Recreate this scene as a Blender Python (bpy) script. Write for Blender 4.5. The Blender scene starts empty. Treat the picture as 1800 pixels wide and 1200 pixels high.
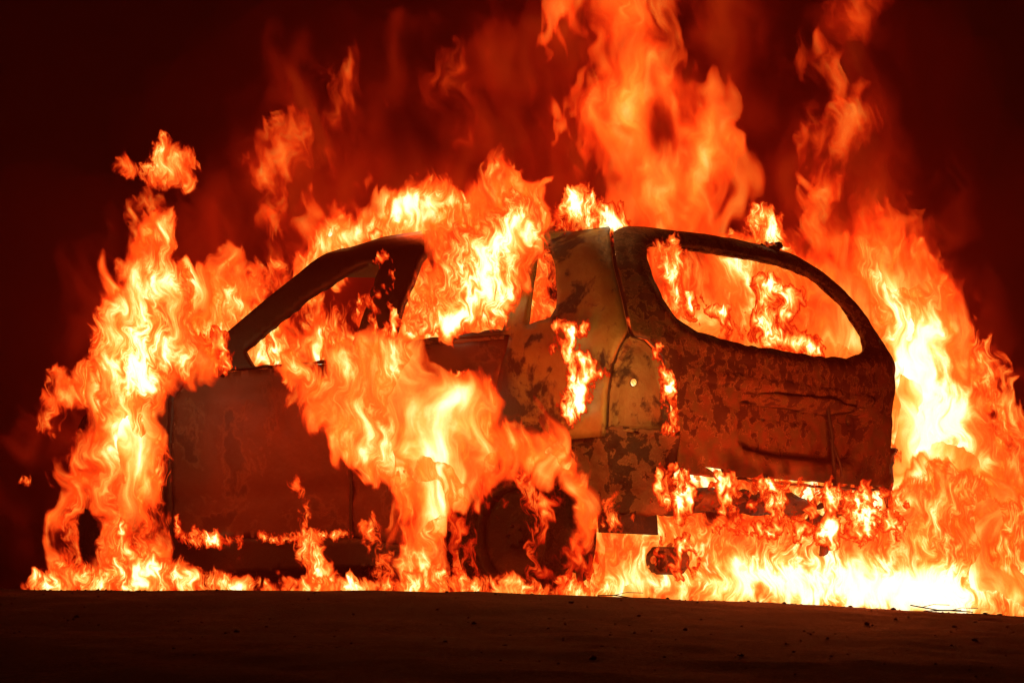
import bpy, bmesh, math, random
import numpy as np
from mathutils import Vector, Matrix
from mathutils.geometry import delaunay_2d_cdt

random.seed(7)
rng = np.random.default_rng(7)
C = bpy.context.scene.collection
S = bpy.context.scene

# ------------------------------------------------------------------ camera, world, lights, exposure
F = 5790.0            # focal length in pixels of the 1800 wide photograph
HC = -0.35            # eye height: the photographer stands below the crest of the bank
HY = 1200.0           # row of the horizon
cam = bpy.data.cameras.new("camera")
cam.lens = 36.0 * F / 1800.0
cam.sensor_width = 36
cam.shift_y = (HY - 600.0) / 1800.0
cam.clip_end = 500
cam_o = bpy.data.objects.new("camera", cam)
C.objects.link(cam_o)
cam_o.location = (0, 0, HC)
cam_o.rotation_euler = (math.radians(90), 0, 0)
S.camera = cam_o

w = bpy.data.worlds.new("World"); S.world = w; w.use_nodes = True
nt = w.node_tree
bg = nt.nodes['Background']
sky = nt.nodes.new('ShaderNodeTexSky'); sky.sky_type = 'NISHITA'; sky.sun_disc = False
sky.sun_elevation = math.radians(-9); sky.sun_rotation = math.radians(200)
nt.links.new(sky.outputs[0], bg.inputs[0]); bg.inputs[1].default_value = 0.05

S.view_settings.view_transform = 'Standard'
S.view_settings.look = 'None'
S.view_settings.exposure = 0
S.view_settings.gamma = 1
cy = S.cycles
cy.max_bounces = 4; cy.diffuse_bounces = 2; cy.glossy_bounces = 2; cy.transmission_bounces = 2
cy.volume_bounces = 0; cy.transparent_max_bounces = 48
cy.sample_clamp_indirect = 4.0
cy.use_denoising = True

GLOW = 2.2
def fire_light(parent, px, py, Y, power, rgb=(1, .07, .008)):
    """the light a flame gives off, standing inside that flame"""
    l = bpy.data.lights.new("fire_glow", 'POINT'); l.energy = power * GLOW; l.color = rgb
    l.shadow_soft_size = 0.0
    o = bpy.data.objects.new("fire_glow", l); C.objects.link(o)
    o.location = px2w(px, py, Y); o.parent = parent
    return o

# ------------------------------------------------------------------ helpers
def px2w(px, py, Y):
    return Vector(((px - 900.0) / F * Y, Y, HC + (HY - py) / F * Y))

def tag(o, label=None, cat=None, group=None, kind=None):
    if label: o['label'] = label
    if cat: o['category'] = cat
    if group: o['group'] = group
    if kind: o['kind'] = kind
    return o

def empty(name, loc=(0, 0, 0), rz=0, parent=None):
    o = bpy.data.objects.new(name, None); C.objects.link(o)
    o.location = loc; o.rotation_euler = (0, 0, rz); o.parent = parent
    o.empty_display_size = .2
    return o

def link_mesh(name, me, mats, parent=None, smooth=True):
    o = bpy.data.objects.new(name, me); C.objects.link(o)
    for m in (mats if isinstance(mats, (list, tuple)) else [mats]): me.materials.append(m)
    if smooth and len(me.polygons): me.polygons.foreach_set('use_smooth', [True] * len(me.polygons))
    if parent: o.parent = parent
    return o

def from_data(name, V, Fc, mat, parent=None, smooth=True):
    me = bpy.data.meshes.new(name)
    me.from_pydata([tuple(v) for v in V], [], [tuple(f) for f in Fc]); me.update()
    return link_mesh(name, me, mat, parent, smooth)

class MB:
    def __init__(s): s.bm = bmesh.new()
    def box(s, c, d, rot=None, bev=0):
        r = bmesh.ops.create_cube(s.bm, size=1)
        vs = r['verts']
        M = Matrix.Translation(Vector(c)) @ (rot.to_4x4() if rot else Matrix.Identity(4)) @ Matrix.Diagonal((d[0], d[1], d[2], 1))
        bmesh.ops.transform(s.bm, matrix=M, verts=vs)
        if bev:
            es = list({e for v in vs for e in v.link_edges})
            bmesh.ops.bevel(s.bm, geom=es, offset=bev, segments=2, affect='EDGES', profile=.6)
    def tube(s, pts, r, n=8, closed=False):
        pts = [Vector(p) for p in pts]; rings = []
        N = len(pts); up = Vector((0, 0, 1))
        for i, p in enumerate(pts):
            a = pts[(i - 1) % N] if (closed or i) else p
            b = pts[(i + 1) % N] if (closed or i < N - 1) else p
            t = (b - a).normalized()
            u = t.cross(up)
            if u.length < .05: u = t.cross(Vector((1, 0, 0)))
            u.normalize(); v = t.cross(u)
            rr = r[i] if isinstance(r, (list, tuple)) else r
            rings.append([s.bm.verts.new(p + (u * math.cos(k * 2 * math.pi / n) + v * math.sin(k * 2 * math.pi / n)) * rr) for k in range(n)])
        for i in range(N - 1 + (1 if closed else 0)):
            A = rings[i]; B = rings[(i + 1) % N]
            for k in range(n): s.bm.faces.new((A[k], A[(k + 1) % n], B[(k + 1) % n], B[k]))
        if not closed:
            s.bm.faces.new(rings[0][::-1]); s.bm.faces.new(rings[-1])
    def lathe(s, prof, c, n=64, jig=0):
        """prof: (offset along y, radius); axis = y"""
        rings = []
        for (yo, r) in prof:
            rings.append([s.bm.verts.new((c[0] + math.cos(a) * r * (1 + jig * random.uniform(-1, 1)), c[1] + yo, c[2] + math.sin(a) * r * (1 + jig * random.uniform(-1, 1))))
                          for a in (k * 2 * math.pi / n for k in range(n))])
        for A, B in zip(rings[:-1], rings[1:]):
            for k in range(n): s.bm.faces.new((A[k], A[(k + 1) % n], B[(k + 1) % n], B[k]))
    def build(s, name, mat, parent=None, smooth=True):
        bmesh.ops.recalc_face_normals(s.bm, faces=s.bm.faces)
        me = bpy.data.meshes.new(name); s.bm.to_mesh(me); s.bm.free()
        return link_mesh(name, me, mat, parent, smooth)

def poly_np(P): return np.asarray(P, float)

def inside(P, X, Y):
    x0, y0 = P[:, 0], P[:, 1]; x1, y1 = np.roll(x0, -1), np.roll(y0, -1)
    r = np.zeros(X.shape, bool)
    for a, b, c, d in zip(x0, y0, x1, y1):
        if b == d: continue
        m = ((b > Y) != (d > Y)) & (X < (c - a) * (Y - b) / (d - b) + a)
        r ^= m
    return r

def sdf(P, X, Y):
    """signed distance, positive inside"""
    d = np.full(X.shape, 1e18)
    for (ax, ay), (bx, by) in zip(P, np.roll(P, -1, 0)):
        ex, ey = bx - ax, by - ay; L = ex * ex + ey * ey + 1e-12
        t = np.clip(((X - ax) * ex + (Y - ay) * ey) / L, 0, 1)
        dd = (X - ax - t * ex) ** 2 + (Y - ay - t * ey) ** 2
        np.minimum(d, dd, out=d)
    d = np.sqrt(d)
    return np.where(inside(P, X, Y), d, -d)

# periodic noise fields used to stir the flames
NS = 512
def band_noise(seed, lo, hi, beta=1.6):
    r = np.random.default_rng(seed)
    f = np.fft.fftfreq(NS)[:, None]; g = np.fft.fftfreq(NS)[None, :]
    k = np.sqrt(f * f + g * g); k[0, 0] = 1
    amp = k ** (-beta) * (k > 1.0 / hi) * (k < 1.0 / lo)
    z = np.fft.ifft2(np.fft.fft2(r.standard_normal((NS, NS))) * amp).real
    return z / z.std()

def samp(A, X, Y):
    x = X % NS; y = Y % NS
    i = np.floor(x).astype(int) % NS; j = np.floor(y).astype(int) % NS
    fx = x - np.floor(x); fy = y - np.floor(y)
    fx = fx * fx * (3 - 2 * fx); fy = fy * fy * (3 - 2 * fy)
    i1 = (i + 1) % NS; j1 = (j + 1) % NS
    return (A[j, i] * (1 - fx) + A[j, i1] * fx) * (1 - fy) + (A[j1, i] * (1 - fx) + A[j1, i1] * fx) * fy

PSI = band_noise(11, 5, 48, 2.2)          # stream function; 16 field pixels are one unit of eddy
UU = (np.roll(PSI, -1, 0) - np.roll(PSI, 1, 0)); VV = -(np.roll(PSI, -1, 1) - np.roll(PSI, 1, 1))
sc_ = np.sqrt((UU ** 2 + VV ** 2).mean()); UU /= sc_; VV /= sc_
FB = band_noise(23, 3, 64, 1.5)

def advect(X, Y, scale, ox, oy, T, n=14, rise=1.0):
    """follow each point back along a rising, swirling flow; scale = size of an eddy in photo pixels"""
    x = X / scale * 16 + ox; y = Y / scale * 16 + oy; x0 = x.copy(); y0 = y.copy()
    dt = T * 16.0 / n
    for k in range(n):
        u = samp(UU, x + 7.3 * k * dt / 16, y); v = samp(VV, x + 7.3 * k * dt / 16, y)
        x = x - u * dt * .42; y = y - (v * .42 - rise) * dt
    y = y - rise * T * 16
    return x, y, (x - x0) / 16 * scale, (y - y0) / 16 * scale

# ------------------------------------------------------------------ materials
def new_mat(name):
    m = bpy.data.materials.new(name); m.use_nodes = True
    nt = m.node_tree
    return m, nt, nt.nodes, nt.links

def N(nodes, t, **kw):
    n = nodes.new(t)
    for k, v in kw.items():
        if k == 'inp':
            for a, b in v.items(): n.inputs[a].default_value = b
        else: setattr(n, k, v)
    return n

def math_n(nt, op, a, b=None, c=None, clamp=False):
    n = nt.nodes.new('ShaderNodeMath'); n.operation = op; n.use_clamp = clamp
    for i, v in enumerate((a, b, c)):
        if v is None: continue
        if isinstance(v, (int, float)): n.inputs[i].default_value = v
        else: nt.links.new(v, n.inputs[i])
    return n.outputs[0]

def ramp(nt, fac, stops):
    r = nt.nodes.new('ShaderNodeValToRGB'); cr = r.color_ramp
    while len(cr.elements) > 1: cr.elements.remove(cr.elements[-1])
    cr.elements[0].position = stops[0][0]; cr.elements[0].color = (*stops[0][1], 1)
    for p, c in stops[1:]:
        e = cr.elements.new(p); e.color = (*c, 1)
    nt.links.new(fac, r.inputs[0])
    return r.outputs[0]

def flame_mat(name, det=1.0, opac=.94, gain=1.04, soft=.46, fine=2.8, amp=.62, amp2=.44, rough=.62, sharp=1.0, tone=1.0):
    m, nt, nd, lk = new_mat(name)
    nd.remove(nd['Principled BSDF']); out = nd['Material Output']
    a = N(nd, 'ShaderNodeAttribute', attribute_name='flow'); h = N(nd, 'ShaderNodeAttribute', attribute_name='fire_level')
    n1 = N(nd, 'ShaderNodeTexNoise', noise_dimensions='3D', inp={'Scale': det * 1.5, 'Detail': 6.0, 'Roughness': rough, 'Distortion': .15})
    lk.new(a.outputs['Vector'], n1.inputs['Vector'])
    # thin bright filaments: distance of a second noise from its middle value
    n2 = N(nd, 'ShaderNodeTexNoise', noise_dimensions='3D', inp={'Scale': det * fine, 'Detail': 3.0, 'Roughness': .6, 'Distortion': .25})
    lk.new(a.outputs['Vector'], n2.inputs['Vector'])
    r2 = math_n(nt, 'ABSOLUTE', math_n(nt, 'MULTIPLY', math_n(nt, 'SUBTRACT', n2.outputs[0], .5), 2.0))
    fil = math_n(nt, 'POWER', math_n(nt, 'SUBTRACT', 1.0, r2, clamp=True), 5.0 * sharp)
    v1 = math_n(nt, 'MULTIPLY', math_n(nt, 'SUBTRACT', n1.outputs[0], .5), amp * 2.2)
    n3 = N(nd, 'ShaderNodeTexNoise', noise_dimensions='3D', inp={'Scale': det * .55, 'Detail': 1.0, 'Roughness': .5, 'Distortion': .2})
    lk.new(a.outputs['Vector'], n3.inputs['Vector'])
    loc = math_n(nt, 'MULTIPLY', math_n(nt, 'SUBTRACT', n3.outputs[0], .38), 6.0, clamp=True)     # filaments stand out only in places
    v2 = math_n(nt, 'MULTIPLY', math_n(nt, 'MULTIPLY', math_n(nt, 'SUBTRACT', fil, .60), amp2 * .8), loc)
    I = math_n(nt, 'ADD', math_n(nt, 'ADD', h.outputs['Fac'], v1), v2)
    cI = math_n(nt, 'MULTIPLY', I, tone) if tone != 1 else I
    col = ramp(nt, cI, [(0, (.03, .0, .0)), (.10, (.14, .002, .0005)), (.24, (.50, .014, .002)), (.36, (.90, .055, .005)), (.50, (1, .14, .014)),
                       (.62, (1, .26, .03)), (.74, (1, .46, .08)), (.86, (1, .72, .22)), (1, (1, .92, .52))])
    st = math_n(nt, 'MULTIPLY_ADD', math_n(nt, 'POWER', math_n(nt, 'MAXIMUM', cI, 0.0), 2.0), 1.0, .85)
    st = math_n(nt, 'MULTIPLY', st, gain)
    em = N(nd, 'ShaderNodeEmission'); lk.new(col, em.inputs[0]); lk.new(st, em.inputs[1])
    mr = N(nd, 'ShaderNodeMapRange', interpolation_type='SMOOTHSTEP', inp={'From Min': .03, 'From Max': .03 + soft, 'To Min': 0, 'To Max': opac})
    lk.new(I, mr.inputs[0])
    lk.new(math_n(nt, 'MULTIPLY', st, mr.outputs[0]), em.inputs[1])
    pas = math_n(nt, 'SUBTRACT', 1.0, math_n(nt, 'POWER', mr.outputs[0], 2.6))      # what shines through the gas
    tr = N(nd, 'ShaderNodeBsdfTransparent'); mx = N(nd, 'ShaderNodeAddShader')
    cc = N(nd, 'ShaderNodeCombineColor')                       # sooty gas swallows green and blue first
    lk.new(math_n(nt, 'POWER', pas, .8), cc.inputs[0]); lk.new(math_n(nt, 'POWER', pas, 1.5), cc.inputs[1]); lk.new(math_n(nt, 'POWER', pas, 2.6), cc.inputs[2])
    lk.new(cc.outputs[0], tr.inputs[0]); lk.new(tr.outputs[0], mx.inputs[0]); lk.new(em.outputs[0], mx.inputs[1])
    lk.new(mx.outputs[0], out.inputs['Surface'])
    m.cycles.emission_sampling = 'NONE'
    return m

def burnt(name, bare=(.30, .27, .16), soot=(.018, .012, .010), cover=.5, scale=6, rough=.62, edge=(.42, .30, .2), bump=.25, metal=.15, soot_from=None, bare2=None, smooth_below=None):
    """burnt body sheet: bare scorched metal under ragged patches of soot and paint crust"""
    m, nt, nd, lk = new_mat(name)
    b = nd['Principled BSDF']; tc = N(nd, 'ShaderNodeTexCoord')
    n1 = N(nd, 'ShaderNodeTexNoise', inp={'Scale': scale, 'Detail': 8.0, 'Roughness': .68, 'Distortion': .35})
    n2 = N(nd, 'ShaderNodeTexNoise', inp={'Scale': scale * .35, 'Detail': 3.0, 'Roughness': .5})
    n3 = N(nd, 'ShaderNodeTexNoise', inp={'Scale': scale * 7, 'Detail': 5.0, 'Roughness': .7})
    for n in (n1, n2, n3): lk.new(tc.outputs['Object'], n.inputs['Vector'])
    k = math_n(nt, 'ADD', math_n(nt, 'MULTIPLY', n1.outputs[0], .65), math_n(nt, 'MULTIPLY', n2.outputs[0], .35))
    if smooth_below is not None:   # below this height the paint has burnt off cleanly
        sp2 = N(nd, 'ShaderNodeSeparateXYZ'); lk.new(tc.outputs['Object'], sp2.inputs[0])
        f2 = math_n(nt, 'ADD', math_n(nt, 'MULTIPLY', math_n(nt, 'SUBTRACT', smooth_below, sp2.outputs[2]), 3.0), math_n(nt, 'MULTIPLY', math_n(nt, 'SUBTRACT', n2.outputs[0], .5), 2.0), clamp=True)
        k = math_n(nt, 'ADD', k, math_n(nt, 'MULTIPLY', f2, .10))
    mask = ramp(nt, k, [(0, (1, 1, 1)), (cover - .012, (1, 1, 1)), (cover + .012, (0, 0, 0)), (1, (0, 0, 0))])
    if soot_from is not None:      # forward of this line the shell is black with soot
        sp = N(nd, 'ShaderNodeSeparateXYZ'); lk.new(tc.outputs['Object'], sp.inputs[0])
        f = math_n(nt, 'ADD', math_n(nt, 'ADD', sp.outputs[0], math_n(nt, 'MULTIPLY', math_n(nt, 'SUBTRACT', sp.outputs[2], 1.2), -.25)), math_n(nt, 'MULTIPLY', n1.outputs[0], .12))
        f = math_n(nt, 'MULTIPLY', math_n(nt, 'SUBTRACT', f, soot_from), 14., clamp=True)
        k = math_n(nt, 'SUBTRACT', k, math_n(nt, 'MULTIPLY', f, .5))
        mask = math_n(nt, 'MAXIMUM', mask, f)
    crust = ramp(nt, k, [(0, (0, 0, 0)), (cover - .004, (0, 0, 0)), (cover + .008, (1, 1, 1)), (cover + .026, (0, 0, 0))])
    tint = N(nd, 'ShaderNodeMix', data_type='RGBA'); tint.inputs[6].default_value = (*[c * .62 for c in bare], 1); tint.inputs[7].default_value = (*bare, 1)
    lk.new(n3.outputs[0], tint.inputs[0])
    if bare2:                       # rustier brown in broad clouds
        t2 = N(nd, 'ShaderNodeMix', data_type='RGBA'); t2.inputs[7].default_value = (*bare2, 1)
        n4 = N(nd, 'ShaderNodeTexNoise', inp={'Scale': scale * .8, 'Detail': 6.0, 'Roughness': .6}); lk.new(tc.outputs['Object'], n4.inputs['Vector'])
        lk.new(ramp(nt, n4.outputs[0], [(0, (0, 0, 0)), (.40, (0, 0, 0)), (.62, (1, 1, 1))]), t2.inputs[0]); lk.new(tint.outputs[2], t2.inputs[6]); tint = t2
    mx = N(nd, 'ShaderNodeMix', data_type='RGBA'); lk.new(mask, mx.inputs[0]); lk.new(tint.outputs[2], mx.inputs[6]); mx.inputs[7].default_value = (*soot, 1)
    mx2 = N(nd, 'ShaderNodeMix', data_type='RGBA'); lk.new(crust, mx2.inputs[0]); lk.new(mx.outputs[2], mx2.inputs[6]); mx2.inputs[7].default_value = (*edge, 1)
    lk.new(mx2.outputs[2], b.inputs['Base Color'])
    b.inputs['Roughness'].default_value = rough; b.inputs['Metallic'].default_value = metal; b.inputs['Specular IOR Level'].default_value = .28
    bp = N(nd, 'ShaderNodeBump', inp={'Strength': bump, 'Distance': .02})
    hh = math_n(nt, 'ADD', math_n(nt, 'MULTIPLY', crust, .5), math_n(nt, 'ADD', n3.outputs[0], math_n(nt, 'MULTIPLY', mask, .5)))
    lk.new(hh, bp.inputs['Height']); lk.new(bp.outputs[0], b.inputs['Normal'])
    return m

M_QUARTER = burnt('scorched_quarter_metal', bare=(.24, .20, .075), bare2=(.15, .085, .03), cover=.445, scale=5.5, edge=(.10, .06, .03), bump=.3, rough=.5, soot_from=.90)
M_GATE = burnt('crusted_tailgate_metal', bare=(.12, .085, .034), bare2=(.15, .05, .022), soot=(.05, .018, .011), cover=.505, scale=24, edge=(.42, .22, .10), bump=.8, smooth_below=1.0)  # bright edge colour paints firelight onto the crust edges
M_DOOR = burnt('sooty_door_metal', bare=(.10, .036, .022), soot=(.055, .02, .014), cover=.45, scale=2.5, edge=(.12, .05, .03), bump=.25, rough=.55)
M_SOOT = burnt('soot_black', bare=(.03, .022, .018), soot=(.012, .01, .01), cover=.5, scale=9, edge=(.05, .03, .02), bump=.4)
M_LAMP = burnt('lamp_pocket_metal', bare=(.22, .17, .08), bare2=(.14, .07, .03), cover=.47, scale=7, edge=(.05, .03, .02), bump=.3)
M_RUST = burnt('rusty_frame_metal', bare=(.14, .07, .04), soot=(.02, .012, .01), cover=.48, scale=10, edge=(.2, .1, .05), bump=.5)
M_LIT_EDGE = burnt('painted_lit_edge', bare=(.40, .20, .10), soot=(.05, .02, .012), cover=.48, scale=22, edge=(.6, .34, .18), bump=.8)  # bright colour stands in for firelight along edges
M_TYRE = burnt('charred_rubber', bare=(.03, .022, .02), soot=(.01, .008, .008), cover=.5, scale=14, edge=(.09, .04, .03), bump=.8, rough=.9)

# ------------------------------------------------------------------ ground
def crest_row(px):                         # row of the crest in the photograph
    return np.interp(px, [-3000, 0, 700, 900, 1300, 1800, 5000], [1033, 1036, 1040, 1045, 1056, 1078, 1230])
gn = band_noise(5, 4, 200, 1.3)
def ground_z(X, Y):
    X = np.asarray(X, float); Y = np.asarray(Y, float)
    px = X / np.maximum(Y, 13.6) * F + 900
    zc = HC + (HY - crest_row(900 + X / 13.6 * F)) / F * 13.6
    zc = np.clip(zc, -.35, .06)
    front = np.interp(Y, [-30, 0, 4, 8, 11, 13.0, 13.6], [-1.5, -1.15, -.85, -.40, -.17, -.024, 0.0])
    back = np.interp(Y, [13.6, 14.2, 16, 400], [0, -.035, -.045, -.05])
    z = zc + np.where(Y < 13.6, front, back)
    z += .006 * samp(gn, X * 22, Y * 22) + .012 * samp(gn, X * 2.5 + 90, Y * 2.5)*(np.abs(Y-13.6)>.3)
    return z

def sand_mat():
    m, nt, nd, lk = new_mat('sandy_asphalt')
    b = nd['Principled BSDF']; tc = N(nd, 'ShaderNodeTexCoord')
    mp = N(nd, 'ShaderNodeMapping'); lk.new(tc.outputs['Object'], mp.inputs[0]); mp.inputs['Scale'].default_value = (1, .55, 1)
    n1 = N(nd, 'ShaderNodeTexNoise', inp={'Scale': 1.6, 'Detail': 8.0, 'Roughness': .65}); n2 = N(nd, 'ShaderNodeTexNoise', inp={'Scale': 60., 'Detail': 7.0, 'Roughness': .85})
    for n in (n1, n2): lk.new(mp.outputs[0], n.inputs['Vector'])
    k = math_n(nt, 'ADD', math_n(nt, 'MULTIPLY', n1.outputs[0], .6), math_n(nt, 'MULTIPLY', n2.outputs[0], .4))
    c = ramp(nt, k, [(.38, (.008, .005, .004)), (.5, (.05, .028, .020)), (.60, (.22, .12, .08))])
    lk.new(c, b.inputs['Base Color']); b.inputs['Roughness'].default_value = .95; b.inputs['Specular IOR Level'].default_value = .06
    bp = N(nd, 'ShaderNodeBump', inp={'Strength': 1.0, 'Distance': .02}); lk.new(n2.outputs[0], bp.inputs['Height']); lk.new(bp.outputs[0], b.inputs['Normal'])
    return m
M_SAND = sand_mat()
gx = np.unique(np.concatenate([np.linspace(-60, -3, 20), np.arange(-3, 3, .03), np.linspace(3, 60, 20)]))
gy = np.unique(np.concatenate([np.linspace(-20, 5, 12), np.arange(5, 12.5, .12), np.arange(12.5, 14.4, .03), np.arange(14.4, 20, .25), np.linspace(20, 90, 15)]))
GX, GY = np.meshgrid(gx, gy); GZ = ground_z(GX, GY)
nx = len(gx); ny = len(gy)
idx = np.arange(nx * ny).reshape(ny, nx)
q = np.stack([idx[:-1, :-1], idx[:-1, 1:], idx[1:, 1:], idx[1:, :-1]], -1).reshape(-1, 4)
g = from_data('ground', np.stack([GX, GY, GZ], -1).reshape(-1, 3).tolist(), q.tolist(), M_SAND)
tag(g, kind='structure')

# ------------------------------------------------------------------ the car body: one hull, unrolled as (s, z)
W0, RC = .96, .22
A0 = W0 - RC; L1 = RC * math.pi / 2
YAW = math.radians(134.5)
RIGHT = np.array([math.cos(math.radians(44.5)), math.sin(math.radians(44.5))]); FWD = np.array([-RIGHT[1], RIGHT[0]])
ORG = np.array([.609, 15.0]) + RIGHT * W0
ZB = 1.22
def ztop(s):
    a = np.abs(s); x = a - A0 - L1 + RC
    return np.interp(x, [-.3, .3, .9, 1.4, 1.7, 1.95, 2.2, 3], [1.80, 1.81, 1.86, 1.91, 1.91, 1.88, 1.87, 1.86])
def hull(s, z, off=0.0):
    s = np.asarray(s, float); z = np.asarray(z, float)
    sg = np.where(s < 0, -1.0, 1.0); a = np.abs(s)
    t = (z - ZB) / (ztop(s) - ZB)
    tt = [-2, -1.4, -.8, -.2, 0, .35, .6, .78, .9, .96, 1.0, 1.05]
    wv = np.interp(t, tt, [.90, .93, .955, .96, .953, .897, .835, .77, .695, .625, .53, .43])
    rk = np.interp(t, tt, [.03, .02, .0, .0, .015, .12, .22, .31, .40, .46, .53, .62])
    A = np.minimum(a, A0)
    y = A / A0 * (wv - RC); x = rk - .045 * (1 - (A / A0) ** 2)
    ph = np.clip((a - A0) / RC, 0, math.pi / 2)
    x = x + RC * (1 - np.cos(ph)); y = y + RC * np.sin(ph)
    e = np.maximum(a - A0 - L1, 0)
    x = x + e
    y = y - np.where(x > 3.8, ((np.maximum(x, 3.8) - 3.8) / .85) ** 2 * .30, 0)
    # outward offset, approximate normal in plan
    nxx = -np.cos(ph); nyy = np.sin(ph)
    x = x + off * nxx; y = y + off * nyy
    return np.stack([x, y * sg, z + 0 * x], -1)
def to_world(P):
    P = np.asarray(P, float)
    xy = ORG + P[..., :1] * FWD - P[..., 1:2] * RIGHT
    return np.concatenate([xy, P[..., 2:3]], -1)
def to_px(Wd):
    return np.stack([900 + Wd[..., 0] / Wd[..., 1] * F, HY - (Wd[..., 2] - HC) / Wd[..., 1] * F], -1)
SS, ZZ = np.meshgrid(np.arange(-A0 - L1 * .75, 5.6, .006), np.arange(.1, 1.90, .006))
HP = to_px(to_world(hull(SS, ZZ)))
okm = ZZ <= ztop(SS) + .02
HPX = np.where(okm, HP[..., 0], 1e6); HPY = HP[..., 1]
def ch(px, py):
    """photo pixel -> chart coordinates of the hull point seen there"""
    d = (HPX - px) ** 2 + (HPY - py) ** 2
    i = np.unravel_index(np.argmin(d), d.shape)
    return (float(SS[i]), float(ZZ[i]))
def chs(pts): return [ch(*p) for p in pts]
def sx(x): return A0 + L1 + x - RC        # chart s of a point x metres ahead of the rear on the side

def densify(P, step=.025, jit=0.0):
    out = []
    for (a, b), (c, d) in zip(P, P[1:] + P[:1]):
        n = max(1, int(math.hypot(c - a, d - b) / step))
        for k in range(n):
            t = k / n
            out.append((a + (c - a) * t + random.uniform(-jit, jit), b + (d - b) * t + random.uniform(-jit, jit)))
    return out

def smooth_poly(P, it=2):
    for _ in range(it):
        Q = []
        for p, q_ in zip(P, P[1:] + P[:1]):
            Q.append((p[0] * .75 + q_[0] * .25, p[1] * .75 + q_[1] * .25)); Q.append((p[0] * .25 + q_[0] * .75, p[1] * .25 + q_[1] * .75))
        P = Q
    return P

def panel(name, outer, holes, mat, parent, step=.03, thick=.02, mirror=False, off=0.0, jit=.0, relief=None, sub=None):
    """sheet of the hull inside an outline of chart points, with openings, given a thickness"""
    outer = densify(outer, .022, jit); holes = [densify(h, .02, jit) for h in holes]
    O = poly_np(outer); Hs = [poly_np(h) for h in holes]
    x0, y0 = O.min(0); x1, y1 = O.max(0)
    X, Y = np.meshgrid(np.arange(x0, x1, step), np.arange(y0, y1, step))
    X = X + ((np.arange(X.shape[0]) % 2) * step / 2)[:, None]
    X = X.ravel(); Y = Y.ravel()
    d = sdf(O, X, Y); keep = d > step * .4
    for h in Hs: keep &= sdf(h, X, Y) < -step * .4
    pts = [Vector((a, b)) for a, b in zip(X[keep], Y[keep])]
    edges = []
    for loop in [outer] + holes:
        n0 = len(pts); pts += [Vector(p) for p in loop]
        edges += [(n0 + i, n0 + (i + 1) % len(loop)) for i in range(len(loop))]
    vo, eo, fo, _, _, _ = delaunay_2d_cdt(pts, edges, [], 0, 1e-5)
    V2 = np.array([(v.x, v.y) for v in vo]); Fo = np.array([f for f in fo if len(f) == 3])
    cen = V2[Fo].mean(1)
    k = inside(O, cen[:, 0], cen[:, 1])
    for h in Hs: k &= ~inside(h, cen[:, 0], cen[:, 1])
    Fo = Fo[k]
    used = np.unique(Fo); mp = -np.ones(len(V2), int); mp[used] = np.arange(len(used)); V2 = V2[used]; Fo = mp[Fo]
    o_ = np.zeros(len(V2)) + off
    if relief is not None: o_ = o_ + relief(V2[:, 0], V2[:, 1])
    objs = []
    for sgn in ((1, -1) if mirror else (1,)):
        P = hull(V2[:, 0] * sgn, V2[:, 1], o_)
        ff = Fo if sgn > 0 else Fo[:, ::-1]
        o = from_data(name, P.tolist(), ff.tolist(), mat, parent)
        md = o.modifiers.new('thickness', 'SOLIDIFY'); md.thickness = thick; md.offset = 1 if False else -1
        objs.append(o)
    return objs

car = empty('burning_car', (ORG[0], ORG[1], 0), YAW)
tag(car, 'burnt out hatchback car engulfed in flames, seen from its rear left corner', 'car')

def arch(cx, r, z0, a0=0, a1=180, n=22):
    return [(sx(cx + r * math.cos(math.radians(a0 + (a1 - a0) * k / n))), z0 + r * math.sin(math.radians(a0 + (a1 - a0) * k / n))) for k in range(n + 1)]
RA, ZC = .49, .35; XR = ch(1040, 950)[0] - sx(0) + RA; XF = ch(205, 900)[0] - sx(0)
print('WHEELS', XR, XF)
# traced on the photograph, turned into points of the hull
seam_up = [(1072, 420), (1080, 470), (1097, 540), (1106, 584)]
lamp_left = [(1092, 608), (1080, 640), (1072, 690), (1069, 758)]
lamp_right = [(1112, 592), (1132, 598), (1160, 626), (1176, 680), (1184, 765)]
front_win = [(434, 618), (540, 532), (620, 478), (668, 462), (676, 470), (655, 530), (632, 600), (620, 634), (560, 638), (450, 646)]
rear_win = [(742, 466), (756, 440), (800, 430), (900, 428), (922, 434), (912, 500), (892, 583), (725, 602), (696, 604), (710, 550)]
qtr_win = [(950, 436), (972, 438), (982, 480), (986, 520), (984, 545), (976, 560), (930, 576), (938, 510)]
front_door_px = [(316, 700), (332, 674), (385, 657), (560, 643), (618, 640), (632, 640), (622, 760), (620, 942), (310, 946), (308, 800)]
rear_door_px = [(642, 638), (700, 612), (890, 594), (903, 592), (888, 640), (876, 690), (868, 742)]
roof_px = [(397, 596), (460, 542), (530, 487), (600, 447)]

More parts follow.
